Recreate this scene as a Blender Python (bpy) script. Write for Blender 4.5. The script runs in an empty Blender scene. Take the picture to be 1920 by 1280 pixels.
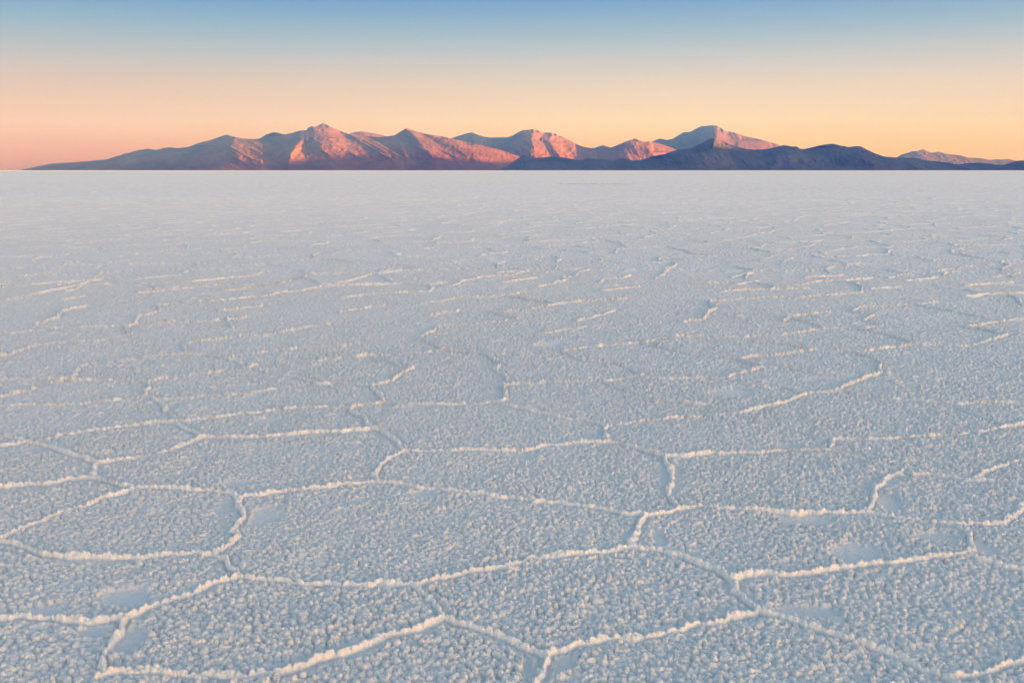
import bpy, math
import numpy as np
F = np.float32

# ------------------------------------------------------------------ scene basics
sc = bpy.context.scene
W0, H0 = 1920.0, 1280.0
LENS = 35.0
FP = LENS / 36.0 * W0
CAM_H = 1.6
HORIZON = 319.3
PITCH = math.atan((640 - HORIZON) / FP)
SUN_AZ = math.radians(113)      # clockwise from the view direction (+Y)
SUN_EL = math.radians(3.0)

cam = bpy.data.cameras.new('camera')
cam.lens = LENS; cam.sensor_width = 36
cam.clip_start = 0.05; cam.clip_end = 400000
camo = bpy.data.objects.new('camera', cam)
sc.collection.objects.link(camo)
camo.location = (0, 0, CAM_H)
camo.rotation_euler = (math.radians(90) - PITCH, 0, 0)
sc.camera = camo

def ray(px, py):
    """direction through a photo pixel, scaled so that its Y (depth) component is 1"""
    x = (np.asarray(px, dtype=np.float64) - 960) / FP
    y = -(np.asarray(py, dtype=np.float64) - 640) / FP
    Y = math.cos(PITCH) + y * math.sin(PITCH)
    Z = -math.sin(PITCH) + y * math.cos(PITCH)
    return x / Y, Z / Y

def ground_pt(px, py):
    a, b = ray(px, py)
    Y = -CAM_H / b
    return a * Y, Y

# ------------------------------------------------------------------ noise
def hsh(ix, iy, seed):
    h = (ix.astype(np.uint32) * np.uint32(0x8da6b343)) ^ (iy.astype(np.uint32) * np.uint32(0xd8163841)) ^ np.uint32((seed * 0xcb1ab31f) & 0xffffffff)
    h ^= h >> np.uint32(15); h *= np.uint32(0x2c1b3c6d)
    h ^= h >> np.uint32(12); h *= np.uint32(0x297a2d39)
    h ^= h >> np.uint32(15)
    return h
def h01(ix, iy, seed):
    return (hsh(ix, iy, seed) >> np.uint32(8)).astype(F) * F(1 / 16777216.0)

def vnoise(x, y, seed=0):
    """smooth value noise in -1..1"""
    fx = np.floor(x); fy = np.floor(y)
    ix = fx.astype(np.int64); iy = fy.astype(np.int64)
    tx = (x - fx).astype(F); ty = (y - fy).astype(F)
    tx = tx * tx * (3 - 2 * tx); ty = ty * ty * (3 - 2 * ty)
    a = h01(ix, iy, seed); b = h01(ix + 1, iy, seed)
    c = h01(ix, iy + 1, seed); d = h01(ix + 1, iy + 1, seed)
    v = a + (b - a) * tx; w = c + (d - c) * tx
    return (v + (w - v) * ty) * 2 - 1

def fbm(x, y, n, seed=0, gain=0.5):
    s = 0; a = 1.0; t = 0
    for i in range(n):
        s = s + a * vnoise(x, y, seed + i * 17); t += a
        ca, sa = 1.62, 1.21
        x, y = x * ca - y * sa, x * sa + y * ca
        a *= gain
    return s / t

def ridged(x, y, n, seed=0, gain=0.5):
    s = 0; a = 1.0; t = 0
    for i in range(n):
        v = 1 - np.abs(vnoise(x, y, seed + i * 31))
        s = s + a * v * v; t += a
        x, y = x * 1.7 - y * 1.1, x * 1.1 + y * 1.7
        a *= gain
    return s / t

def worley(x, y, seed=0):
    """nearest point distance (in cells), and a random number of that cell"""
    fx = np.floor(x); fy = np.floor(y)
    ix = fx.astype(np.int64); iy = fy.astype(np.int64)
    px = (x - fx).astype(F); py = (y - fy).astype(F)
    best = np.full(px.shape, 9, F); cid = np.zeros(px.shape, F)
    for dx in (-1, 0, 1):
        for dy in (-1, 0, 1):
            h = hsh(ix + dx, iy + dy, seed)
            rx = (h & np.uint32(1023)).astype(F) / 1023
            ry = ((h >> np.uint32(10)) & np.uint32(1023)).astype(F) / 1023
            rv = ((h >> np.uint32(20)) & np.uint32(1023)).astype(F) / 1023
            d = (dx + rx - px) ** 2 + (dy + ry - py) ** 2
            m = d < best
            best = np.where(m, d, best); cid = np.where(m, rv, cid)
    return np.sqrt(best), cid

def voronoi_edge(x, y, seed=0, jit=0.8):
    """distance to the nearest cell border (in cells)"""
    fx = np.floor(x); fy = np.floor(y)
    ix = fx.astype(np.int64); iy = fy.astype(np.int64)
    px = (x - fx).astype(F); py = (y - fy).astype(F)
    pts = []
    for dx in range(-2, 3):
        for dy in range(-2, 3):
            h = hsh(ix + dx, iy + dy, seed)
            rx = 0.5 + jit * ((h & np.uint32(4095)).astype(F) / 4095 - 0.5)
            ry = 0.5 + jit * (((h >> np.uint32(12)) & np.uint32(4095)).astype(F) / 4095 - 0.5)
            pts.append((dx + rx - px, dy + ry - py))
    best = np.full(px.shape, 99, F); bx = np.zeros_like(best); by = np.zeros_like(best)
    for qx, qy in pts:
        d = qx * qx + qy * qy
        m = d < best
        best = np.where(m, d, best); bx = np.where(m, qx, bx); by = np.where(m, qy, by)
    e = np.full(px.shape, 9, F); rnd = np.zeros_like(e)
    for qx, qy in pts:
        ex = qx - bx; ey = qy - by
        l = np.sqrt(ex * ex + ey * ey)
        d = (0.5 * (qx + bx) * ex + 0.5 * (qy + by) * ey) / np.maximum(l, 1e-6)
        m = (l > 1e-4) & (d < e)
        e = np.where(m, d, e)
    return e

def sstep(a, b, x):
    t = np.clip((x - a) / (b - a), 0, 1)
    return t * t * (3 - 2 * t)

# ------------------------------------------------------------------ mesh from a grid
def grid_mesh(name, P, wrap=False, flip=False):
    """P: rows x cols x 3"""
    nr, nc = P.shape[:2]
    me = bpy.data.meshes.new(name)
    me.vertices.add(nr * nc)
    me.vertices.foreach_set('co', np.ascontiguousarray(P, dtype=F).reshape(-1))
    i = np.arange(nr - 1, dtype=np.int32)[:, None] * nc
    nj = nc if wrap else nc - 1
    j = np.arange(nj, dtype=np.int32)[None, :]
    j2 = (j + 1) % nc
    q = np.stack([i + j, i + nc + j, i + nc + j2, i + j2], -1) if flip else np.stack([i + j, i + j2, i + nc + j2, i + nc + j], -1)
    q = q.reshape(-1, 4)
    n = len(q)
    me.loops.add(n * 4); me.polygons.add(n)
    me.loops.foreach_set('vertex_index', q.reshape(-1))
    me.polygons.foreach_set('loop_start', np.arange(0, n * 4, 4, dtype=np.int32))
    me.polygons.foreach_set('use_smooth', np.ones(n, dtype=bool))
    me.update(calc_edges=True)
    return me

def link(name, me, mat, kind='structure', label=None):
    o = bpy.data.objects.new(name, me)
    sc.collection.objects.link(o)
    if mat: me.materials.append(mat)
    o['kind'] = kind
    if label: o['label'] = label
    return o

# ------------------------------------------------------------------ materials
def new_mat(name):
    m = bpy.data.materials.new(name); m.use_nodes = True
    nt = m.node_tree; nt.nodes.clear()
    return m, nt
class NB:
    def __init__(s, nt): s.nt = nt
    def n(s, t, ins=None, **kw):
        nd = s.nt.nodes.new(t)
        for k, v in kw.items(): setattr(nd, k, v)
        for k, v in (ins or {}).items():
            if isinstance(v, bpy.types.NodeSocket): s.nt.links.new(v, nd.inputs[k])
            else: nd.inputs[k].default_value = v
        return nd

def salt_material():
    m, nt = new_mat('salt_crust'); b = NB(nt)
    geo = b.n('ShaderNodeNewGeometry')
    att = b.n('ShaderNodeAttribute', attribute_name='crust')
    big = b.n('ShaderNodeTexNoise', {'Vector': geo.outputs['Position'], 'Scale': 0.35, 'Detail': 4, 'Roughness': 0.6})
    mid = b.n('ShaderNodeTexNoise', {'Vector': geo.outputs['Position'], 'Scale': 9.0, 'Detail': 5, 'Roughness': 0.65})
    fine = b.n('ShaderNodeTexNoise', {'Vector': geo.outputs['Position'], 'Scale': 230.0, 'Detail': 4, 'Roughness': 0.7})
    # moist salt greyer, dry crust whiter; lit crests and shaded gaps painted in too
    mixf = b.n('ShaderNodeMapRange', {'Value': att.outputs['Fac'], 'From Min': 0.0, 'From Max': 1.0})
    c1 = b.n('ShaderNodeMix', {'Factor': mixf.outputs[0], 'A': SALT_WET_SHADE, 'B': SALT_DRY_LIT}, data_type='RGBA')
    for s in c1.inputs:
        pass
    c1.inputs[6].default_value = SALT_WET_SHADE; c1.inputs[7].default_value = SALT_DRY_LIT
    vr = b.n('ShaderNodeMapRange', {'Value': mid.outputs['Fac'], 'From Min': 0.3, 'From Max': 0.7, 'To Min': 0.93, 'To Max': 1.03})
    vb = b.n('ShaderNodeMapRange', {'Value': big.outputs['Fac'], 'From Min': 0.35, 'From Max': 0.65, 'To Min': 0.96, 'To Max': 1.02})
    mm = b.n('ShaderNodeMath', {0: vr.outputs[0], 1: vb.outputs[0]}, operation='MULTIPLY')
    sc_ = b.n('ShaderNodeVectorMath', {0: c1.outputs[2]}, operation='SCALE')
    nt.links.new(mm.outputs[0], sc_.inputs['Scale'])
    far = b.n('ShaderNodeTexNoise', {'Vector': geo.outputs['Position'], 'Scale': 14.0, 'Detail': 3, 'Roughness': 0.6})
    bump0 = b.n('ShaderNodeBump', {'Height': far.outputs['Fac'], 'Strength': 0.6, 'Distance': 0.02})
    bump = b.n('ShaderNodeBump', {'Height': fine.outputs['Fac'], 'Strength': 0.55, 'Distance': 0.004, 'Normal': bump0.outputs[0]})
    p = b.n('ShaderNodeBsdfPrincipled', {'Base Color': sc_.outputs[0], 'Roughness': 0.5, 'IOR': 1.45, 'Sheen Weight': 0.48, 'Sheen Roughness': 0.7, 'Sheen Tint': (1.0, 0.92, 0.90, 1), 'Normal': bump.outputs[0]})  # warm sheen tint paints in the peach sky caught at grazing angles
    o = b.n('ShaderNodeOutputMaterial', {'Surface': p.outputs[0]})
    return m

def rock_material(name, c1, c2, c3, scale):
    m, nt = new_mat(name); b = NB(nt)
    geo = b.n('ShaderNodeNewGeometry')
    mp = b.n('ShaderNodeMapping', {'Vector': geo.outputs['Position'], 'Scale': (scale, scale * 0.5, scale * 2.2)})
    n1 = b.n('ShaderNodeTexNoise', {'Vector': mp.outputs[0], 'Scale': 1.0, 'Detail': 7, 'Roughness': 0.6, 'Distortion': 0.6})
    n2 = b.n('ShaderNodeTexNoise', {'Vector': mp.outputs[0], 'Scale': 5.0, 'Detail': 6, 'Roughness': 0.65})
    r = b.n('ShaderNodeValToRGB', {'Fac': n1.outputs['Fac']})
    r.color_ramp.elements[0].position = 0.36; r.color_ramp.elements[0].color = c1
    r.color_ramp.elements[1].position = 0.66; r.color_ramp.elements[1].color = c3
    e = r.color_ramp.elements.new(0.5); e.color = c2
    v = b.n('ShaderNodeMapRange', {'Value': n2.outputs['Fac'], 'From Min': 0.3, 'From Max': 0.7, 'To Min': 0.78, 'To Max': 1.15})
    s = b.n('ShaderNodeVectorMath', {0: r.outputs[0]}, operation='SCALE')
    nt.links.new(v.outputs[0], s.inputs['Scale'])
    bump = b.n('ShaderNodeBump', {'Height': n2.outputs['Fac'], 'Strength': 0.5, 'Distance': 35.0})
    p = b.n('ShaderNodeBsdfPrincipled', {'Base Color': s.outputs[0], 'Roughness': 0.95, 'Normal': bump.outputs[0]})
    p.inputs['Specular IOR Level'].default_value = 0.1
    b.n('ShaderNodeOutputMaterial', {'Surface': p.outputs[0]})
    return m
SALT_WET_SHADE = (0.57, 0.62, 0.665, 1)
SALT_DRY_LIT = (0.92, 0.89, 0.86, 1)

# ------------------------------------------------------------------ crust ridges, traced in photo pixels and laid on the ground plane
RIDGES = """
173,1278 200,1268 195,1248 200,1230 213,1210 227,1190 222,1177 228,1162
228,1162 260,1155 283,1143 313,1130 347,1122 377,1107 400,1097 433,1088
433,1088 443,1080 430,1067 423,1057 403,1045 420,1035 437,1023 448,1015 437,1003 450,988 460,970 450,953 442,937
442,937 467,933 500,930 540,925 583,922 620,917 640,913 700,906
442,937 430,930 393,925 353,922 310,918 267,920 250,920
250,920 233,927 207,935 180,942 157,953 140,960 113,967 90,978 63,985 33,997 13,1005 2,1017 -40,1035 -90,1042
2,1017 27,1023 50,1033 80,1043 113,1047 150,1048 200,1049 267,1050 300,1045 350,1042 403,1045
250,920 227,912 200,905 183,900 167,899
167,899 177,890 183,877 187,872
167,899 133,902 110,908 67,912 33,915 0,917 -60,920
187,872 207,868 250,863 293,855 323,845 360,830 387,821
187,872 167,867 133,855 100,843 70,832
70,832 117,818 167,813 217,805 267,800 300,795 327,793 367,790 417,783 483,775 567,768 655,768
70,832 50,830 0,842 -60,850
50,830 33,826 0,822 -60,815
387,821 377,817 353,807 330,795 320,780 307,763 297,752 280,748 270,748
387,821 433,822 500,823 550,818 600,813 640,813 695,806
270,748 217,755 150,762 110,763 67,763 0,766 -60,768
270,748 275,740 280,730 277,720
277,720 300,713 350,708 393,703 433,697 457,693 480,686
277,720 250,718 200,717 143,715 123,713 33,715 0,717 -60,716
123,713 137,708 147,697 143,692 167,687 217,682 267,675 317,668 347,667
123,713 100,722 60,735 0,748
347,667 350,660 343,650 373,642 417,637 450,633 500,632 533,623 583,615 620,610
347,667 400,670 433,677 453,683 480,686
480,686 533,683 583,680 640,675 700,668 733,668
433,670 500,662 567,655 640,653 683,648
297,752 333,752 383,747 450,743 483,737 533,730 600,722
600,722 580,717 550,708 500,700
600,722 650,722 700,727
0,630 67,622 107,618 200,615 257,610
-60,680 0,672 33,663 67,650 107,645 183,642 247,630 237,617 257,608 257,597 303,585 297,575 377,567
257,608 333,607 427,603 463,597
427,603 437,617
67,612 110,597 112,587 150,578 167,575
393,567 513,555 517,552 567,547 617,537 640,533 697,517 767,507
407,587 493,575
257,553 300,548 363,542
113,565 160,557
123,550 143,546 152,540 153,537 217,535
33,522 83,515 110,513
107,536 187,523
83,507 123,502
180,520 193,513 247,510
200,494 283,486
257,525 333,518 353,510 377,504 365,497 417,493
443,1082 467,1087 517,1090 567,1095 600,1098 640,1102 700,1103 780,1100
780,1100 840,1085 900,1072 960,1062 1003,1050 1058,1045 1108,1042 1157,1035 1186,1029
1186,1029 1186,1017 1199,1004 1201,991 1211,973
1211,973 1239,967 1278,958
1278,958 1265,945 1257,935 1257,916 1258,893 1252,873 1247,860
1278,958 1314,955 1354,960 1419,962 1498,968 1547,967 1620,965 1663,972 1713,978 1763,985 1797,988
1211,973 1173,970 1147,962 1104,955 1058,949 1009,944 960,937 900,930 850,925 800,920 740,910 700,906
700,906 703,890 715,880 725,868 745,855 757,848
757,848 820,848 900,847 980,845 1030,836 1080,832 1140,832
1140,832 1167,837 1200,845 1220,853 1247,860
1247,860 1267,860 1300,857 1340,853 1413,851 1480,849 1530,847 1557,847
1557,847 1563,837 1565,828
1557,847 1597,857 1647,873 1687,885 1707,892 1747,893 1823,902 1863,907 1897,915 1920,920 1980,932
1687,885 1680,892 1663,903 1650,912 1635,925 1637,940 1630,953 1620,965
1565,828 1597,829 1663,826 1730,823 1797,820 1847,812 1893,803 1960,790
1893,803 1873,798 1847,788 1813,775 1787,762
1787,762 1747,757 1680,752 1630,745 1567,738
1787,762 1813,761 1863,758 1920,760 1980,760
1567,738 1580,727 1613,715 1650,703
1650,703 1652,687 1647,677 1623,670 1600,665
1565,828 1547,827 1513,818 1487,808 1463,797 1430,792 1407,787 1387,780
1387,780 1347,782 1313,785 1280,787 1250,788 1200,793 1160,797 1138,800
1138,800 1133,807 1137,820 1140,832
1138,800 1117,793 1067,788 1017,777 983,770 930,758
930,758 947,750 948,738 942,727 963,722
963,722 1000,721 1067,718 1133,717 1173,712 1207,707
1207,707 1183,693 1167,688 1133,682 1093,678 1053,663
1053,663 1087,656 1150,650 1200,646 1250,637 1293,630
963,722 953,717 948,707 927,695 938,687 917,668
917,668 883,663 833,658
917,668 1000,665 1053,663
833,658 817,650 787,635 820,620 820,615 867,612 933,607 972,602
972,602 933,592 918,589 983,585 1043,573 1100,567 1177,562
833,658 800,663 733,668
700,673 733,680 753,692 780,695
780,695 750,705 738,718 700,727
700,727 710,740 722,753
655,768 670,763 722,758 780,760 850,760 930,758
655,768 680,785 693,803 720,813 740,825 748,838 757,848
1133,717 1150,725 1183,737 1233,750 1300,760 1340,765 1387,780
1280,758 1347,767 1387,777
1387,780 1430,767 1480,755 1510,742 1567,738
1510,742 1480,733 1413,727 1363,713
1363,713 1380,705 1427,692
1363,713 1280,713 1207,712
1427,692 1480,693 1547,705 1613,708 1650,703
1427,692 1383,678 1407,672 1463,667 1530,659
1530,659 1473,648 1400,642
1530,659 1570,661 1600,665
1600,665 1647,658 1717,648
1717,648 1697,640 1673,632 1640,624 1610,618
1717,648 1813,652 1847,645 1890,630
1890,630 1813,617 1887,603 1960,598
1383,678 1300,668 1200,646
1280,633 1340,634 1400,635 1463,632 1547,619
1547,619 1520,610 1480,600
1547,619 1613,619 1657,613
1650,703 1700,708 1747,713 1920,715 1980,716
1186,1029 1239,1039 1272,1045 1321,1062 1350,1075 1364,1086
1364,1086 1370,1097 1380,1117 1397,1130 1423,1147
1423,1147 1463,1160 1507,1173 1553,1195 1613,1212 1657,1227 1697,1245 1730,1263 1770,1278 1800,1300
1423,1147 1420,1155 1380,1165 1347,1173 1307,1178 1280,1188 1255,1188 1222,1196 1157,1201 1108,1208 1068,1218 1026,1231
1026,1231 1029,1250 1019,1263 1012,1280 1000,1310
1026,1231 1009,1227 976,1214 960,1208 930,1195 890,1180 850,1170 828,1160 815,1140 795,1115 780,1100
1364,1086 1380,1083 1430,1080 1480,1082 1530,1075 1580,1068 1630,1062 1680,1062 1713,1053 1763,1047 1813,1045
1813,1045 1818,1033 1822,1017 1813,1003 1797,990
1813,1045 1847,1058 1880,1065 1920,1070 1980,1078
1797,988 1847,987 1887,985 1900,970 1917,955 1940,940
1770,1280 1847,1273 1880,1258 1920,1238 1990,1215
200,1268 267,1268 333,1273 400,1275 467,1273 533,1265 567,1253 600,1237 640,1230 700,1207 750,1190 790,1180 828,1163
-60,1166 0,1165 50,1162 100,1163 150,1167 217,1165 228,1162
1823,902 1847,890 1867,878 1897,872 1960,860
1793,822 1830,833 1880,852 1920,863 1980,880
787,573 827,567 870,560 940,558 960,555 977,552
640,560 717,553 763,551 803,550 813,543 803,538 835,531
640,590 667,583 720,575
953,558 1043,573
1077,605 1133,593 1152,586
1003,630 1057,622 1133,612
807,593 860,585
1127,548 1187,541 1210,540
1125,532 1133,525 1167,523 1182,518
1280,607 1320,602 1327,590 1343,582 1330,570 1333,567 1390,563 1467,560
1480,563 1590,553 1623,550
1467,605 1480,600 1475,595 1557,587
1597,587 1617,577 1713,573 1757,569
1597,587 1637,593 1620,603 1657,613
1547,530 1633,524
1633,543 1707,540
1807,539 1900,531
1893,558 1910,563 1915,573
1713,573 1797,588 1847,598
1373,537 1423,530
1373,522 1430,510
1350,550 1427,545 1520,543
1667,523 1713,513
1510,523 1583,518
1857,522 1920,513
1743,512 1830,500 1913,495
1583,500 1613,494
1467,493 1487,485
927,515 993,510
823,495 893,488 933,485
940,532 1007,523
"""
# smooth moist hollows without granules: pixel centre and half sizes
HOLLOWS = [(240,1120,48,20),(75,1148,55,14),(1505,978,55,12),(1610,1045,60,22),(425,955,22,16),(500,968,30,20),
           (95,845,45,9),(785,765,38,6),(980,855,30,6),(800,930,32,9),(130,716,70,8),(1370,738,45,8),(445,908,30,7),
           (1500,1150,70,14),(1840,1030,25,16),(1400,1128,25,16),(475,746,22,6),(1180,1010,14,10),(1235,1010,14,14),
           (320,765,14,12),(990,1250,10,20),(1055,1245,20,16),(1480,837,24,5),(1600,870,30,6),(870,660,40,6),(1030,648,30,5),
           (1000,768,24,6),(1545,712,50,5),(180,1185,30,12),(245,1200,26,26),(500,790,30,6),(1750,1010,50,9),(640,1105,60,6),(1660,940,22,20)]

def build_ground():
    K = CAM_H * FP * 1024 / 1920
    rs = [0.0, 0.5, 1.0, 1.5, 1.9]
    while rs[-1] < 62:
        r = rs[-1]
        d = 0.5 * r * r / K
        d = min(max(d, 0.0022), 0.022 if r < 16 else 0.05)
        if r < 2.4: d = 0.006
        rs.append(r + d)
    d = 0.05
    while rs[-1] < 25500:
        d = min(d * 1.022, rs[-1] * 0.08); rs.append(rs[-1] + d)
    R = np.array(rs, dtype=np.float64)
    step = 1 / 1230.0
    az = [0.0]
    while az[-1] < math.pi:
        a = az[-1]
        s = step if a < math.radians(37) else min(step * (1 + (a - math.radians(37)) * 60), 0.06)
        az.append(a + s)
    az = np.array(az[:-1]); A = np.concatenate([-az[:0:-1], az, [math.pi]])
    # nodes -pi..pi: the last column wraps onto the first
    nr, nc = len(R), len(A)
    print('ground grid', nr, nc)
    sa, ca = np.sin(A), np.cos(A)
    X = (R[:, None] * sa[None]).astype(np.float64)
    Y = (R[:, None] * ca[None]).astype(np.float64)
    # ---- distance to the traced ridges, on slightly warped coordinates
    D = np.full((nr, nc), 0.5, F)
    if True:
        lim = int(np.searchsorted(R, 62))
        WX = np.zeros((lim, nc), F); WY = np.zeros((lim, nc), F)
        for a in range(0, lim, 200):
            b = min(lim, a + 200)
            x, y = X[a:b], Y[a:b]
            WX[a:b] = 0.016 * vnoise(x / 0.10, y / 0.10, 3) + 0.010 * vnoise(x / 0.037, y / 0.037, 4) + 0.0035 * vnoise(x / 0.014, y / 0.014, 5)
            WY[a:b] = 0.016 * vnoise(x / 0.10, y / 0.10, 13) + 0.010 * vnoise(x / 0.037, y / 0.037, 14) + 0.0035 * vnoise(x / 0.014, y / 0.014, 15)
        WX += X[:lim].astype(F); WY += Y[:lim].astype(F)
        REACH = 0.32
        for ln in RIDGES.strip().splitlines():
            pts = [tuple(map(float, p.split(','))) for p in ln.split()]
            gp = [ground_pt(px, py) for px, py in pts]
            for (x0, y0), (x1, y1) in zip(gp[:-1], gp[1:]):
                xs = (min(x0, x1) - REACH, max(x0, x1) + REACH); ys = (min(y0, y1) - REACH, max(y0, y1) + REACH)
                cr = [(x, y) for x in xs for y in ys]
                rmin = min(math.hypot(x, max(y, 0.1)) for x, y in cr); rmax = max(math.hypot(x, y) for x, y in cr)
                if xs[0] < 0 < xs[1]: rmin = min(rmin, ys[0])
                am = [math.atan2(x, max(y, 0.1)) for x, y in cr]
                r0 = max(0, np.searchsorted(R, rmin) - 1); r1 = min(lim, np.searchsorted(R, rmax) + 1)
                c0 = max(0, np.searchsorted(A, min(am)) - 1); c1 = min(nc, np.searchsorted(A, max(am)) + 1)
                if r1 <= r0 or c1 <= c0: continue
                wx = WX[r0:r1, c0:c1] - F(x0); wy = WY[r0:r1, c0:c1] - F(y0)
                ex, ey = F(x1 - x0), F(y1 - y0)
                t = np.clip((wx * ex + wy * ey) / (ex * ex + ey * ey + F(1e-9)), 0, 1)
                d = np.sqrt((wx - t * ex) ** 2 + (wy - t * ey) ** 2)
                D[r0:r1, c0:c1] = np.minimum(D[r0:r1, c0:c1], d)
    Z = np.zeros((nr, nc), F); C = np.full((nr, nc), 0.5, F)
    holl = []
    for px, py, a, b in HOLLOWS:
        cx, cy = ground_pt(px, py)
        hx = ground_pt(px + a, py)[0] - cx
        hy = (ground_pt(px, py - b)[1] - ground_pt(px, py + b)[1]) / 2
        holl.append((cx, cy, hx, hy))
    far_lim = int(np.searchsorted(R, 420))
    for a in range(0, far_lim, 120):
        b = min(far_lim, a + 120)
        x, y = X[a:b], Y[a:b]
        rr = R[a:b][:, None]
        rmid = float(R[(a + b) // 2])
        d = D[a:b].copy()
        # beyond the traced area the cells go on as a warped cell pattern
        azm = np.abs(A)[None, :]
        if rmid > 9 or True:
            sx = x + 0.35 * vnoise(x / 1.3, y / 1.3, 41) + 0.12 * vnoise(x / 0.4, y / 0.4, 42)
            sy = y + 0.35 * vnoise(x / 1.3, y / 1.3, 43) + 0.12 * vnoise(x / 0.4, y / 0.4, 44)
            # slight shear gives the long low cell sides seen across the flat
            e = voronoi_edge((sx - 0.25 * sy) / 1.35, (sy) / 1.75, 7) * 1.5
            e = e + 0.006 * vnoise(x / 0.05, y / 0.05, 45)
            strong = vnoise(x / 0.9, y / 0.9, 46)
            e = e + np.where(strong < -0.45, (-0.45 - strong) * 0.10, 0)   # stretches where the ridge dies out
            use = np.clip(sstep(12.5, 15.0, rr) + sstep(0.52, 0.56, azm) + 0 * e, 0, 1)
            d = np.where(use > 0.5, np.minimum(e, np.where(rr < 17, d, 9)), d)
            if rmid > 15: d = np.minimum(d, np.where(D[a:b] < 0.03, D[a:b], 9))
        # granules
        wx = x + 0.006 * vnoise(x / 0.03, y / 0.03, 51); wy = y + 0.006 * vnoise(x / 0.03, y / 0.03, 52)
        g = 0
        clump = fbm(x / 0.16, y / 0.16, 3, 61)
        patch = fbm(x / 1.1, y / 1.1, 2, 65)
        if rmid < 70:
            f1, c1 = worley(wx / 0.0225, wy / 0.0225, 71)
            g1 = np.sqrt(np.clip(1 - (f1 / 0.66) ** 2, 0, 1)) * (0.45 + 0.75 * c1)
            f2, c2 = worley(wx / 0.0100 + 5, wy / 0.0100, 73)
            g2 = np.sqrt(np.clip(1 - (f2 / 0.72) ** 2, 0, 1)) * (0.4 + 0.8 * c2)
            f3, c3 = worley(x / 0.10, y / 0.10, 75)
            g3 = np.clip(1 - (f3 / 0.42) ** 2, 0, 1) * (c3 > 0.78) * (c3 - 0.60) * 2.2
            g = 0.0165 * g1 * (1 + 0.35 * clump) + 0.0060 * g2 + 0.0105 * g3 * (0.6 + 0.5 * g1)
            g = g * (1 + 0.28 * patch)
            g = g + 0.0015 * vnoise(x / 0.006, y / 0.006, 77)
        else:
            g = 0.011 + 0 * x
        if rmid > 30:
            g = g + 0.004 * vnoise(x / 0.35, y / 0.35, 79)
        # ridge cross section
        w = np.maximum(0.0140 * (1 + 0.35 * vnoise(x / 0.13, y / 0.13, 81)), rr / 720)
        hr = 0.0160 * (1 + 0.22 * vnoise(x / 0.22, y / 0.22, 82) + 0.15 * vnoise(x / 1.0, y / 1.0, 84))
        hr = hr * (1 + 0.95 * sstep(4.5, 11, rr)) * (1 - 0.40 * sstep(14, 40, rr))
        prof = np.clip(1 - (d / w) ** 2, 0, 1)
        # flat apron beside the ridges, uneven in width
        apw = 0.018 + 0.05 * np.clip(vnoise(x / 0.45, y / 0.45, 85) + 0.15, 0, 1)
        ap = sstep(0.3, 1.0, (d - w * 0.8) / apw)
        hol = np.ones_like(x)
        if rmid < 16:
            for cx, cy, hx, hy in holl:
                if cy + hy * 2 < R[a] * 0.8 or cy - hy * 2 > R[b - 1]: continue
                q = ((x - cx) / hx) ** 2 + ((y - cy) / hy) ** 2 + 0.55 * vnoise(x / 0.12, y / 0.12, 86) + 0.25 * vnoise(x / 0.035, y / 0.035, 87)
                hol = np.minimum(hol, sstep(0.45, 1.25, q))
        else:
            q = fbm(x / 1.4, y / 0.9, 2, 88)
            hol = 1 - 0.8 * sstep(0.42, 0.6, q)
        gm = np.minimum(0.25 + 0.75 * ap, 0.10 + 0.90 * hol)
        base = 0.006 * fbm(x / 0.9, y / 0.9, 2, 91) + 0.006 * fbm(x / 0.25, y / 0.25, 2, 92)
        lump = 0.013 * (g1 if rmid < 70 else 0.5) + 0.005 * (g2 if rmid < 70 else 0.5)
        ridge = hr * prof + lump * np.sqrt(prof)
        z = g * gm * (1 - 0.15 * sstep(7, 16, rr)) * (1 - 0.7 * sstep(22, 110, rr))
        z = z * (1 - 0.6 * np.sqrt(prof)) + ridge
        fade = 1 - sstep(30, 300, rr)
        Z[a:b] = (base * (1 - sstep(100, 300, rr)) + z * fade)
        C[a:b] = np.clip(0.14 + 0.06 * gm + 0.20 * (g / 0.014) * gm + 0.80 * np.clip(prof * 2.5, 0, 1), 0, 1) * fade + 0.55 * (1 - fade)  # lump tops and crests paler, gaps darker: painted light besides the dry crust
    P = np.stack([X, Y, Z.astype(np.float64)], -1)
    me = grid_mesh('ground', P, wrap=False, flip=True)
    at = me.attributes.new('crust', 'FLOAT', 'POINT')
    at.data.foreach_set('value', C.reshape(-1))
    return link('ground', me, salt_material(), 'structure', 'white cracked salt flat with raised polygon ridges')

# ------------------------------------------------------------------ mountains
def parse(s):
    return np.array([tuple(map(float, p.split(','))) for p in s.split()])

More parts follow.
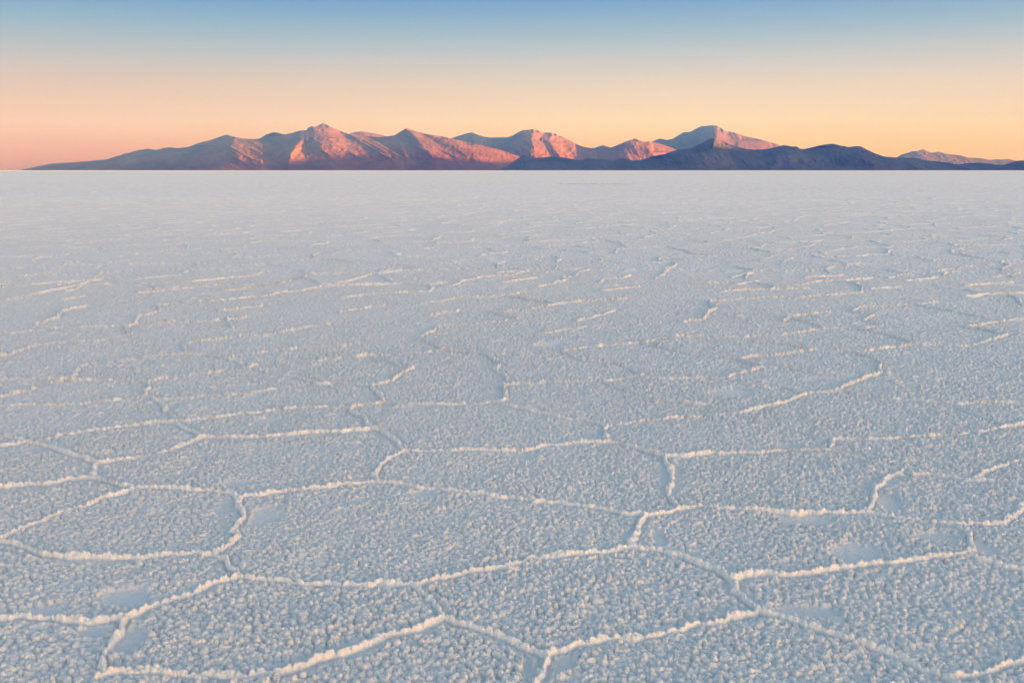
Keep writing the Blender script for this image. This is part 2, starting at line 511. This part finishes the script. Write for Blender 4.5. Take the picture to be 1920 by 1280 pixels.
def mountain(name, label, sky, front, depth, mat, lines=None, bend=None, seed=0, namp=60.0, skew=1.6, du=1.0, rows=70, jag=0.6, nsc=1.0, gul=1.0, relk=1.6):
    """a range seen along the skyline 'sky' (photo pixels); front foot at 'front' metres, crest 'depth' metres behind it.
    lines: spur and valley lines [(offset metres toward the viewer, 'x,y x,y ...')]; bend: (x, extra distance) pairs"""
    sky = parse(sky)
    u = np.arange(sky[0, 0], sky[-1, 0] + du * 0.5, du)
    sk = np.interp(u, sky[:, 0], sky[:, 1])
    sk = sk + jag * fbm(u / 9.0, u * 0 + seed, 3, seed) * np.clip((HORIZON - sk) / 12, 0, 1)
    nf = rows; nb = 24
    t = np.linspace(0, 1, nf)
    py = HORIZON - (HORIZON - sk)[None] * t[:, None]
    U = np.broadcast_to(u, py.shape)
    bd = np.zeros_like(u) if bend is None else np.interp(u, *zip(*bend))
    bd = np.convolve(np.pad(bd, 40, mode='edge'), np.ones(81) / 81, mode='valid')
    base = front + bd
    hk = HORIZON - sk
    kk = 61; ker = np.hanning(kk + 2)[1:-1]; ker /= ker.sum()
    hs = np.convolve(np.pad(hk, kk // 2, mode='edge'), ker, mode='valid')
    dep = depth * (0.45 + 0.55 * np.clip(hs / 70, 0, 1))
    hs = np.maximum(hs, 6.0)
    el = (HORIZON - py) / hs[None]
    Dp = base[None] + dep[None] * el ** 0.92
    if lines:
        ls = [(o, parse(s)) for o, s in lines]
        rel = np.zeros_like(Dp)
        wob = 2.5 * fbm(U / 14, py / 9, 3, seed + 5)
        for i in range(nf):
            # the lines cross this row at column xi; evaluated per column bin for sloping rows
            for j0 in range(0, len(u), 8):
                sl = slice(j0, j0 + 8)
                yy = float(py[i, min(j0 + 4, len(u) - 1)])
                xs = []; os_ = []
                for o, L in ls:
                    if L[0, 1] - 1.5 <= yy <= L[-1, 1] + 1.5:
                        k = 1.0
                        xs.append(float(np.interp(yy, L[:, 1], L[:, 0]))); os_.append(o * float(np.interp(yy, L[:, 1], L[:, 2])) if L.shape[1] > 2 else o)
                if xs:
                    od = np.argsort(xs)
                    xs = np.array(xs)[od]; os2 = np.array(os_)[od]
                    rel[i, sl] = np.interp(u[sl] + wob[i, sl], xs, os2, left=os2[0] * 0.6, right=os2[-1] * 0.6)
        # soften in both directions
        k = np.array([1, 2, 3, 2, 1]) / 9.0
        pad = np.pad(rel, ((2, 2), (2, 2)), mode='edge')
        tmp = sum(k[q] * pad[:, q:q + rel.shape[1]] for q in range(5))
        rel = sum(k[q] * tmp[q:q + nf] for q in range(5))
        Dp = Dp - relk * rel * (0.6 + 0.4 * sstep(0, 0.6, t))[:, None]
    a = (U + skew * (HORIZON - py)) / (26.0 * nsc); b = (py - HORIZON) / (34.0 * nsc)
    n = ridged(a, b, 5, seed + 1, 0.55)
    n2 = fbm(U / (7.0 * nsc), py / (6.0 * nsc), 4, seed + 9)
    env = (0.35 + 0.65 * sstep(0, 0.45, t))[:, None] * (1 - 0.55 * t[:, None] ** 6)
    Dp = Dp - (n * 2.2 * namp * gul + n2 * 0.55 * namp) * env
    ax, az_ = ray(U, py)
    front_P = np.stack([ax * Dp, Dp, az_ * Dp + CAM_H], -1)
    front_P[0, :, 2] = -3
    # the far side falls away behind the crest
    s = np.linspace(0, 1, nb)[1:]
    zc = front_P[-1, :, 2]; dc = Dp[-1]
    Ub = np.broadcast_to(u, (len(s), len(u)))
    db = dc[None] + dep[None] * 0.9 * s[:, None] + 15
    # keep the crest the highest line as seen from the flat
    zb = zc[None] * (1 - s[:, None]) ** 1.1 * (1 - 0.12 * (1 - np.abs(2 * s[:, None] - 1)) * (0.5 + fbm(Ub / 20, db / 600, 3, seed + 20)))
    zb[-1] = -3
    axb, _ = ray(u, sk)
    back = np.stack([axb[None] * db, db, zb], -1)
    P = np.concatenate([front_P, back], 0)
    me = grid_mesh(name, P, flip=False)
    return link(name, me, mat, 'structure', label)

rock_main = rock_material('red_brown_rock', (0.127, 0.062, 0.026, 1), (0.180, 0.087, 0.037, 1), (0.243, 0.126, 0.054, 1), 0.0016)
rock_dark = rock_material('grey_rock_hazed', (0.057, 0.068, 0.086, 1), (0.087, 0.096, 0.117, 1), (0.137, 0.132, 0.138, 1), 0.002)  # blue cast in the rock stands in for haze over the foothills
rock_pale = rock_material('pale_volcanic_rock', (0.105, 0.050, 0.027, 1), (0.126, 0.064, 0.034, 1), (0.147, 0.080, 0.044, 1), 0.0010)

MAIN_SKY = "38,319 45,317.3 75,311 98,306.5 150,303.5 200,299 222,292 233,288.5 262,281 275,279 293,281 315,276 335,278 355,275 380,266 390,264 425,252.5 440,257 455,259.5 475,261 487,260 500,252 513,248 535,252 545,250 560,245.5 575,244.5 577,240 583,237 590,238 600,233.5 606,231 612,234 620,238 635,245 655,252 680,254 710,258 725,256.5 740,254 750,247.5 762,240 775,245 790,249 810,253.5 830,256 845,260 870,265 900,272 940,282 965,290 985,297 1000,304 1020,312 1034,319"
MAIN_LINES = [
    (0,    "40,250 40,319"),
    (120,  "230,280 215,319"),
    (130,  "330,275 320,319"),
    (440,  "425,250 418,319"),
    (560,  "440,257,1 432,275,1 446,292,1 449,302,0.84 450,319,0.74"),
    (410,  "484,260 492,275 488,300 492,319"),
    (200,  "500,252 506,280 506,319"),
    (530,  "560,244 562,262 548,285 543,296 540,319"),
    (490,  "584,236,1 578,258,0.95 572,280,0.55 572,319,0.5"),
    (400,  "606,230,1 600,258,1 606,284,1 620,300,1 625,319,1"),
    (385,  "622,238 655,262 700,284 720,300 730,319"),
    (480,  "640,246 690,266 720,284 745,302 750,319"),
    (440,  "665,248 725,270 745,283 757,300 762,319"),
    (490,  "742,252 752,276 765,300 770,319"),
    (455,  "752,247 775,284 790,319"),
    (660,  "763,239 792,272 815,300 820,319"),
    (560,  "780,246 830,276 850,300 860,319"),
    (640,  "812,253 880,280 900,300 905,319"),
    (520,  "850,261 910,284 935,300 940,319"),
    (430,  "905,272 960,292 985,305 995,319"),
    (200,  "1000,300 1034,319"),
]
MAIN_BEND = [(38, 3200), (230, 2200), (420, 850), (560, 550), (760, 640), (900, 850), (1034, 1700)]
mountain('mountains', 'long rugged red brown mountain range with sunlit right flanks', MAIN_SKY, 13500, 2600, rock_main, MAIN_LINES, MAIN_BEND, seed=11, namp=62, skew=1.7, rows=90)

HILL_BEHIND = "640,262 650,256 656,251 665,247.5 680,247 700,250 715,253 730,257 750,262 780,270"
mountain('mountains', 'smooth shaded shoulder rising behind the main range', HILL_BEHIND, 16800, 900, rock_main, seed=23, namp=30, skew=0.5, rows=50, jag=0.3)

B_SKY = "770,312 800,290 845,260 860,254.5 872,251 885,248 892,251 905,256 920,258 950,257.5 962,254 975,246.5 982,243.5 992,243.5 1003,241.5 1012,247 1020,248.5 1037,249 1050,255 1070,264 1082,271 1095,276 1110,278 1130,277.5 1145,277 1165,269 1180,263 1190,260 1198,263 1207,266 1220,265 1245,271.5 1270,281.5 1290,290 1320,303 1350,316"
B_LINES = [
    (0,   "770,240 770,319"),
    (420, "886,246 886,262 905,284 930,319"),
    (180, "915,256 935,275 960,319"),
    (560, "1003,240 997,262 1000,285 1010,319"),
    (380, "1022,248 1012,262 1028,285 1040,319"),
    (520, "1037,249 1030,264 1048,290 1060,319"),
    (420, "1048,254 1060,270 1085,319"),
    (620, "1190,258 1178,268 1165,292 1160,319"),
    (560, "1220,264 1225,290 1225,319"),
    (100, "1290,286 1300,319"),
]
mountain('mountains', 'grey rounded peaks with pink sunlit gullies behind the dark foothills', B_SKY, 16900, 2400, rock_main, B_LINES, [(770, 1500), (886, 600), (1003, 0), (1110, 700), (1190, 0), (1350, 1500)], seed=37, namp=75, skew=0.6, rows=80)
C_SKY = "1095,284 1112,279 1120,275.5 1130,272.5 1140,275.5 1150,279 1170,288"
mountain('mountains', 'tiny pale summit seen in the saddle between two peaks', C_SKY, 22000, 900, rock_pale, seed=41, namp=40, rows=30, jag=0.3)
D_SKY = "1170,290 1205,275 1225,264.5 1238,260 1250,262.5 1262,260 1275,252 1283,248 1295,247.5 1303,242.5 1315,237 1325,236.5 1333,235 1343,236 1352,240.5 1362,247 1370,247 1390,254 1420,260 1445,267 1462,273 1480,278 1500,285 1530,294 1580,306 1620,316"
D_LINES = [
    (0,   "1170,240 1170,319"),
    (900, "1347,236 1345,250 1340,265 1330,319"),
    (620, "1362,246 1368,262 1380,319"),
    (760, "1385,252 1395,270 1410,319"),
    (640, "1440,264 1470,319"),
    (100, "1600,300 1610,319"),
]
mountain('mountains', 'pale broad volcano standing behind the dark pointed foothill', D_SKY, 19300, 2600, rock_pale, D_LINES, [(1170, 2600), (1345, 0), (1620, 2200)], seed=53, relk=1.1, namp=75, skew=0.8, rows=80, nsc=1.2)
G_SKY = "1640,312 1665,303 1680,296 1690,290 1703,286 1712,283.5 1722,283 1731,280 1745,286.5 1760,284.5 1775,288.5 1790,290 1802,291.5 1815,296 1840,296.5 1856,300 1870,299 1880,299.5 1893,298 1906,302 1925,304 1960,309 1990,316"
mountain('mountains', 'faint distant pale ridge on the far right horizon', G_SKY, 22500, 1500, rock_pale, seed=61, namp=55, rows=50, nsc=0.8)

E_SKY = "930,319 940,316.5 952,311 965,302 974,295 981,290.5 990,294 1005,296.5 1030,293.5 1050,294.5 1075,299 1088,301 1100,297.5 1120,298 1140,300 1150,301.5 1158,299 1165,296 1175,299.5 1190,301 1200,300 1225,293 1245,289 1262,283 1275,281 1295,279 1310,271 1325,263.5 1335,258.5 1345,262 1360,268 1375,273 1395,279 1415,281 1440,279.5 1455,276 1470,272 1485,275 1493,275 1500,279 1510,279.5 1530,274.5 1545,271 1562,269.5 1575,272.5 1590,276 1605,274.5 1613,274.5 1622,279 1632,284 1642,288.5 1655,293 1680,295 1718,297 1735,301 1760,303 1790,307.5 1800,308 1815,306 1835,305 1850,306.5 1868,309 1885,309.5 1905,312 1930,319"
E_LINES = [
    (0,   "930,280 930,319"),
    (160, "980,289 975,319"),
    (90,  "1050,293 1050,319"),
    (230, "1110,296 1105,319"),
    (240, "1200,296 1200,319"),
    (500, "1337,257 1336,270 1332,290 1325,319"),
    (360, "1352,262 1378,285 1410,319"),
    (400, "1430,278 1440,319"),
    (520, "1470,271 1455,295 1450,319"),
    (460, "1520,276 1520,319"),
    (640, "1612,273 1618,290 1640,308 1645,319"),
    (470, "1640,287 1662,305 1670,319"),
    (260, "1735,300 1735,319"),
    (60,  "1900,306 1910,319"),
]
mountain('hills', 'dark blue foothills with a pointed peak in front of the pale volcano', E_SKY, 10800, 1500, rock_dark, E_LINES, [(930, 900), (1336, 0), (1612, 0), (1930, 1300)], seed=71, namp=45, skew=0.7, rows=80)
F_SKY = "1835,318.6 1850,316.5 1865,314 1880,309.5 1892,306 1905,302 1915,301 1935,301.5 1970,299 2020,301 2070,306 2120,312 2180,318.5"
mountain('hills', 'low dark hill cut off by the right edge', F_SKY, 9300, 800, rock_dark, seed=83, namp=20, rows=40, jag=0.3)

# unseen ridge added at the right to keep low sun off the range foot
def shade_ridge():
    y = np.arange(600, 15200, 40.0); q = np.linspace(-1, 1, 60)
    H = np.interp(y, [600, 1500, 7600, 8500, 8900, 9150, 9280, 9420, 9700, 10100, 10350, 10600, 10900, 11400, 11900, 12400, 13400, 15200],
                  [0, 720, 700, 620, 570, 540, 600, 740, 760, 770, 790, 700, 620, 590, 560, 430, 150, 0])
    H = H * (1 + 0.04 * fbm(y / 260, y * 0, 4, 5))
    cx = 7700 + 350 * fbm(y / 1500, y * 0 + 9, 3, 6)
    X = cx[:, None] + q[None] * 1500
    Y = np.broadcast_to(y[:, None], X.shape)
    Z = H[:, None] * (1 - np.abs(q[None])) ** 1.15 * (1 + 0.25 * fbm(X / 400, Y / 400, 4, 8) * np.abs(q[None])) - 3
    link('mountains', grid_mesh('mountains', np.stack([X, Y, Z], -1), flip=True), rock_main, 'structure', 'unseen ridge added beyond the right edge to cast shadow')
shade_ridge()

# unseen hills added behind the right shoulder to keep the sun off the flat
def shade_hills():
    t = np.arange(-5200, 5200, 60.0); q = np.linspace(-1, 1, 40)
    H = 520 * (1 - (np.abs(t) / 5300) ** 3) * (1 + 0.12 * fbm(t / 700, t * 0, 4, 15))
    sx, sy = math.sin(SUN_AZ), math.cos(SUN_AZ)
    T = np.broadcast_to(t[:, None], (len(t), len(q)))
    dd = 6200 + q[None] * 1300 + 400 * fbm(t / 1500, t * 0 + 3, 3, 16)[:, None]
    X = sx * dd - sy * T; Y = sy * dd + sx * T
    Z = H[:, None] * (1 - np.abs(q[None])) ** 1.1 * (1 + 0.25 * fbm(X / 400, Y / 400, 4, 18) * np.abs(q[None])) - 3
    keep = Y[:, 0] < 900
    P = np.stack([X, Y, Z], -1)[keep]
    link('mountains', grid_mesh('mountains', P, flip=True), rock_main, 'structure', 'unseen hills added behind the view to shade the flat')
shade_hills()

# ------------------------------------------------------------------ sky, sun
def build_world():
    w = bpy.data.worlds.new('World'); sc.world = w
    w.use_nodes = True
    nt = w.node_tree; nt.nodes.clear(); b = NB(nt)
    tc = b.n('ShaderNodeTexCoord')
    sky = b.n('ShaderNodeTexSky', sky_type='NISHITA')
    sky.sun_disc = False
    sky.sun_elevation = SUN_EL; sky.sun_rotation = SUN_AZ
    sky.altitude = 3600; sky.air_density = 1.0; sky.dust_density = 1.2; sky.ozone_density = 2.0
    bg = b.n('ShaderNodeBackground', {'Color': sky.outputs[0], 'Strength': 0.07})
    # the coloured twilight bands near the horizon (peach band, pink belt opposite the sun)
    sep = b.n('ShaderNodeSeparateXYZ', {0: tc.outputs['Generated']})
    el = b.n('ShaderNodeMath', {0: sep.outputs['Z']}, operation='ARCSINE')
    deg = b.n('ShaderNodeMapRange', {'Value': el.outputs[0], 'From Min': 0.0, 'From Max': math.radians(60)})
    ramps = []
    for stops in (RAMP_R, RAMP_L):
        r = b.n('ShaderNodeValToRGB', {'Fac': deg.outputs[0]})
        cr = r.color_ramp; cr.interpolation = 'EASE' if False else 'LINEAR'
        while len(cr.elements) > 1: cr.elements.remove(cr.elements[-1])
        first = True
        for e_, c in stops:
            p_ = e_ / 60.0
            lin = tuple((((v / 255 + 0.055) / 1.055) ** 2.4) for v in c) + (1,)
            if first: cr.elements[0].position = p_; cr.elements[0].color = lin; first = False
            else:
                q = cr.elements.new(p_); q.color = lin
        ramps.append(r)
    # azimuth: 0 toward the right (sun side), 1 toward the left
    azf = b.n('ShaderNodeMapRange', {'Value': sep.outputs['X'], 'From Min': 0.25, 'From Max': -0.5}, interpolation_type='SMOOTHSTEP')
    mx = b.n('ShaderNodeMix', data_type='RGBA')
    nt.links.new(azf.outputs[0], mx.inputs[0]); nt.links.new(ramps[0].outputs[0], mx.inputs[6]); nt.links.new(ramps[1].outputs[0], mx.inputs[7])
    # unseen sky behind the camera, set deeper blue to cool the shaded slopes
    r3 = b.n('ShaderNodeValToRGB', {'Fac': deg.outputs[0]})
    cr = r3.color_ramp
    cr.elements[0].position = 0.0; cr.elements[0].color = (0.08, 0.25, 0.54, 1)
    cr.elements[1].position = 0.3; cr.elements[1].color = (0.38, 0.56, 0.75, 1)
    q = cr.elements.new(0.15); q.color = (0.17, 0.41, 0.74, 1)
    bf = b.n('ShaderNodeMapRange', {'Value': sep.outputs['Y'], 'From Min': 0.25, 'From Max': -0.35}, interpolation_type='SMOOTHSTEP')
    mx2 = b.n('ShaderNodeMix', data_type='RGBA')
    nt.links.new(bf.outputs[0], mx2.inputs[0]); nt.links.new(mx.outputs[2], mx2.inputs[6]); nt.links.new(r3.outputs[0], mx2.inputs[7])
    mx = mx2
    bg2 = b.n('ShaderNodeBackground', {'Color': mx.outputs[2], 'Strength': BAND_STRENGTH})
    fac = b.n('ShaderNodeMapRange', {'Value': el.outputs[0], 'From Min': math.radians(55), 'From Max': math.radians(85), 'To Min': 1.0, 'To Max': 0.0}, interpolation_type='SMOOTHSTEP')
    ms = b.n('ShaderNodeMixShader', {0: fac.outputs[0], 1: bg.outputs[0], 2: bg2.outputs[0]})
    # afterglow round the low sun
    sv = (math.sin(SUN_AZ) * math.cos(math.radians(7.5)), math.cos(SUN_AZ) * math.cos(math.radians(7.5)), math.sin(math.radians(7.5)))
    dt = b.n('ShaderNodeVectorMath', {0: tc.outputs['Generated'], 1: sv}, operation='DOT_PRODUCT')
    gl = b.n('ShaderNodeMapRange', {'Value': dt.outputs['Value'], 'From Min': math.cos(math.radians(GLOW_R)), 'From Max': 1.0}, interpolation_type='SMOOTHSTEP')
    gp = b.n('ShaderNodeMath', {0: gl.outputs[0], 1: 1.5}, operation='POWER')
    gs = b.n('ShaderNodeMath', {0: gp.outputs[0], 1: GLOW}, operation='MULTIPLY')
    bg3 = b.n('ShaderNodeBackground', {'Color': (1.0, 0.60, 0.36, 1), 'Strength': gs.outputs[0]})
    # band of warm light added low in the unseen sky to reach ridge sides
    flat = b.n('ShaderNodeVectorMath', {0: tc.outputs['Generated'], 1: (1, 1, 0)}, operation='MULTIPLY')
    fn = b.n('ShaderNodeVectorMath', {0: flat.outputs[0]}, operation='NORMALIZE')
    ga = math.radians(GLOW2_AZ)
    da = b.n('ShaderNodeVectorMath', {0: fn.outputs[0], 1: (math.sin(ga), math.cos(ga), 0)}, operation='DOT_PRODUCT')
    fa = b.n('ShaderNodeMapRange', {'Value': da.outputs['Value'], 'From Min': math.cos(math.radians(GLOW2_R)), 'From Max': 1.0}, interpolation_type='SMOOTHSTEP')
    e1 = b.n('ShaderNodeMapRange', {'Value': el.outputs[0], 'From Min': math.radians(1), 'From Max': math.radians(6)}, interpolation_type='SMOOTHSTEP')
    e2 = b.n('ShaderNodeMapRange', {'Value': el.outputs[0], 'From Min': math.radians(6), 'From Max': math.radians(18), 'To Min': 1.0, 'To Max': 0.0}, interpolation_type='SMOOTHSTEP')
    fe = b.n('ShaderNodeMath', {0: e1.outputs[0], 1: e2.outputs[0]}, operation='MULTIPLY')
    ff = b.n('ShaderNodeMath', {0: fa.outputs[0], 1: fe.outputs[0]}, operation='MULTIPLY')
    gs2 = b.n('ShaderNodeMath', {0: ff.outputs[0], 1: GLOW2}, operation='MULTIPLY')
    bg4 = b.n('ShaderNodeBackground', {'Color': (1.0, 0.56, 0.33, 1), 'Strength': gs2.outputs[0]})
    ad0 = b.n('ShaderNodeAddShader', {0: ms.outputs[0], 1: bg3.outputs[0]})
    ad = b.n('ShaderNodeAddShader', {0: ad0.outputs[0], 1: bg4.outputs[0]})
    b.n('ShaderNodeOutputWorld', {'Surface': ad.outputs[0]})

GLOW = 0.22; GLOW_R = 48
GLOW2 = 2.2; GLOW2_R = 75; GLOW2_AZ = 143
BAND_STRENGTH = 0.198
RAMP_R = [(0, (255, 183, 116)), (0.8, (255, 192, 132)), (1.8, (254, 202, 158)), (3.2, (246, 204, 188)), (4.6, (230, 202, 202)), (6.0, (203, 195, 216)), (7.6, (158, 179, 215)), (9.3, (114, 153, 218)), (14, (126, 170, 212)), (30, (165, 196, 222)), (60, (188, 207, 224))]
RAMP_L = [(0, (198, 122, 90)), (0.5, (224, 125, 84)), (1.2, (234, 136, 84)), (2.2, (240, 164, 108)), (3.2, (236, 180, 146)), (4.6, (219, 184, 178)), (6.0, (190, 184, 203)), (7.6, (149, 174, 210)), (9.3, (104, 147, 216)), (14, (126, 170, 212)), (30, (165, 196, 222)), (60, (188, 207, 224))]
build_world()

sun = bpy.data.lights.new('sun', 'SUN')
sun.energy = 5.0; sun.angle = math.radians(0.6); sun.color = (1.0, 0.51, 0.24)
so = bpy.data.objects.new('sun', sun); sc.collection.objects.link(so)
from mathutils import Vector
sd = Vector((math.sin(SUN_AZ) * math.cos(SUN_EL), math.cos(SUN_AZ) * math.cos(SUN_EL), math.sin(SUN_EL)))
so.rotation_euler = sd.to_track_quat('Z', 'Y').to_euler()

# ------------------------------------------------------------------ haze
def build_haze():
    import bmesh
    bm = bmesh.new(); bmesh.ops.create_cube(bm, size=1)
    S = 31500.0
    for v in bm.verts:
        v.co.x *= 2 * S; v.co.y = 27000.0 if v.co.y > 0 else -S
        v.co.z = -5.0 if v.co.z < 0 else 1290.0
    me = bpy.data.meshes.new('haze'); bm.to_mesh(me); bm.free()
    m, nt = new_mat('haze'); b = NB(nt)
    v = b.n('ShaderNodeVolumePrincipled', {'Color': (0.04, 0.16, 1.0, 1), 'Absorption Color': (1, 1, 1, 1), 'Density': HAZE, 'Anisotropy': 0.0})
    b.n('ShaderNodeOutputMaterial', {'Volume': v.outputs[0]})
    link('haze', me, m, 'stuff', 'thin blue evening haze over the salt flat')
HAZE = 7.2e-5
build_haze()

# the thin dark streak lying on the far flat: a low broken edge of damp mud clods
def mud_streak():
    (x0, y0), (x1, y1) = ground_pt(1048, 345.3), ground_pt(1192, 345.6)
    n = 260; m = 7
    t = np.linspace(0, 1, n); q = np.linspace(-1, 1, m)
    h = np.clip(0.028 + 0.035 * fbm(t * 37, t * 0, 3, 91), 0.004, 0.1) * np.where((t > 0.49) & (t < 0.54), 0.1, 1) * np.interp(t, [0, 0.03, 0.8, 1], [0.3, 1, 0.8, 0.2])
    X = (x0 + (x1 - x0) * t)[:, None] + 0 * q[None]
    Y = (y0 + (y1 - y0) * t + 0.5 * fbm(t * 9, t * 0, 3, 92))[:, None] + q[None] * (0.18 + 0.1 * fbm(t * 30, t * 0, 2, 93))[:, None]
    Z = h[:, None] * (1 - q[None] ** 2) ** 0.7 - 0.002
    m_, nt = new_mat('damp_mud'); b = NB(nt)
    nz = b.n('ShaderNodeTexNoise', {'Scale': 6.0, 'Detail': 4})
    r = b.n('ShaderNodeValToRGB', {'Fac': nz.outputs['Fac']})
    r.color_ramp.elements[0].color = (0.26, 0.24, 0.23, 1); r.color_ramp.elements[1].color = (0.42, 0.39, 0.37, 1)
    p = b.n('ShaderNodeBsdfPrincipled', {'Base Color': r.outputs[0], 'Roughness': 0.8})
    b.n('ShaderNodeOutputMaterial', {'Surface': p.outputs[0]})
    link('mud', grid_mesh('mud', np.stack([X, Y, Z + 0.01], -1), flip=True), m_, 'structure', 'thin dark streak of damp mud on the far salt flat')
mud_streak()
build_ground()

sc.cycles.use_denoising = True
sc.view_settings.view_transform = 'Standard'; sc.view_settings.look = 'None'
sc.view_settings.exposure = 2.3; sc.view_settings.gamma = 1
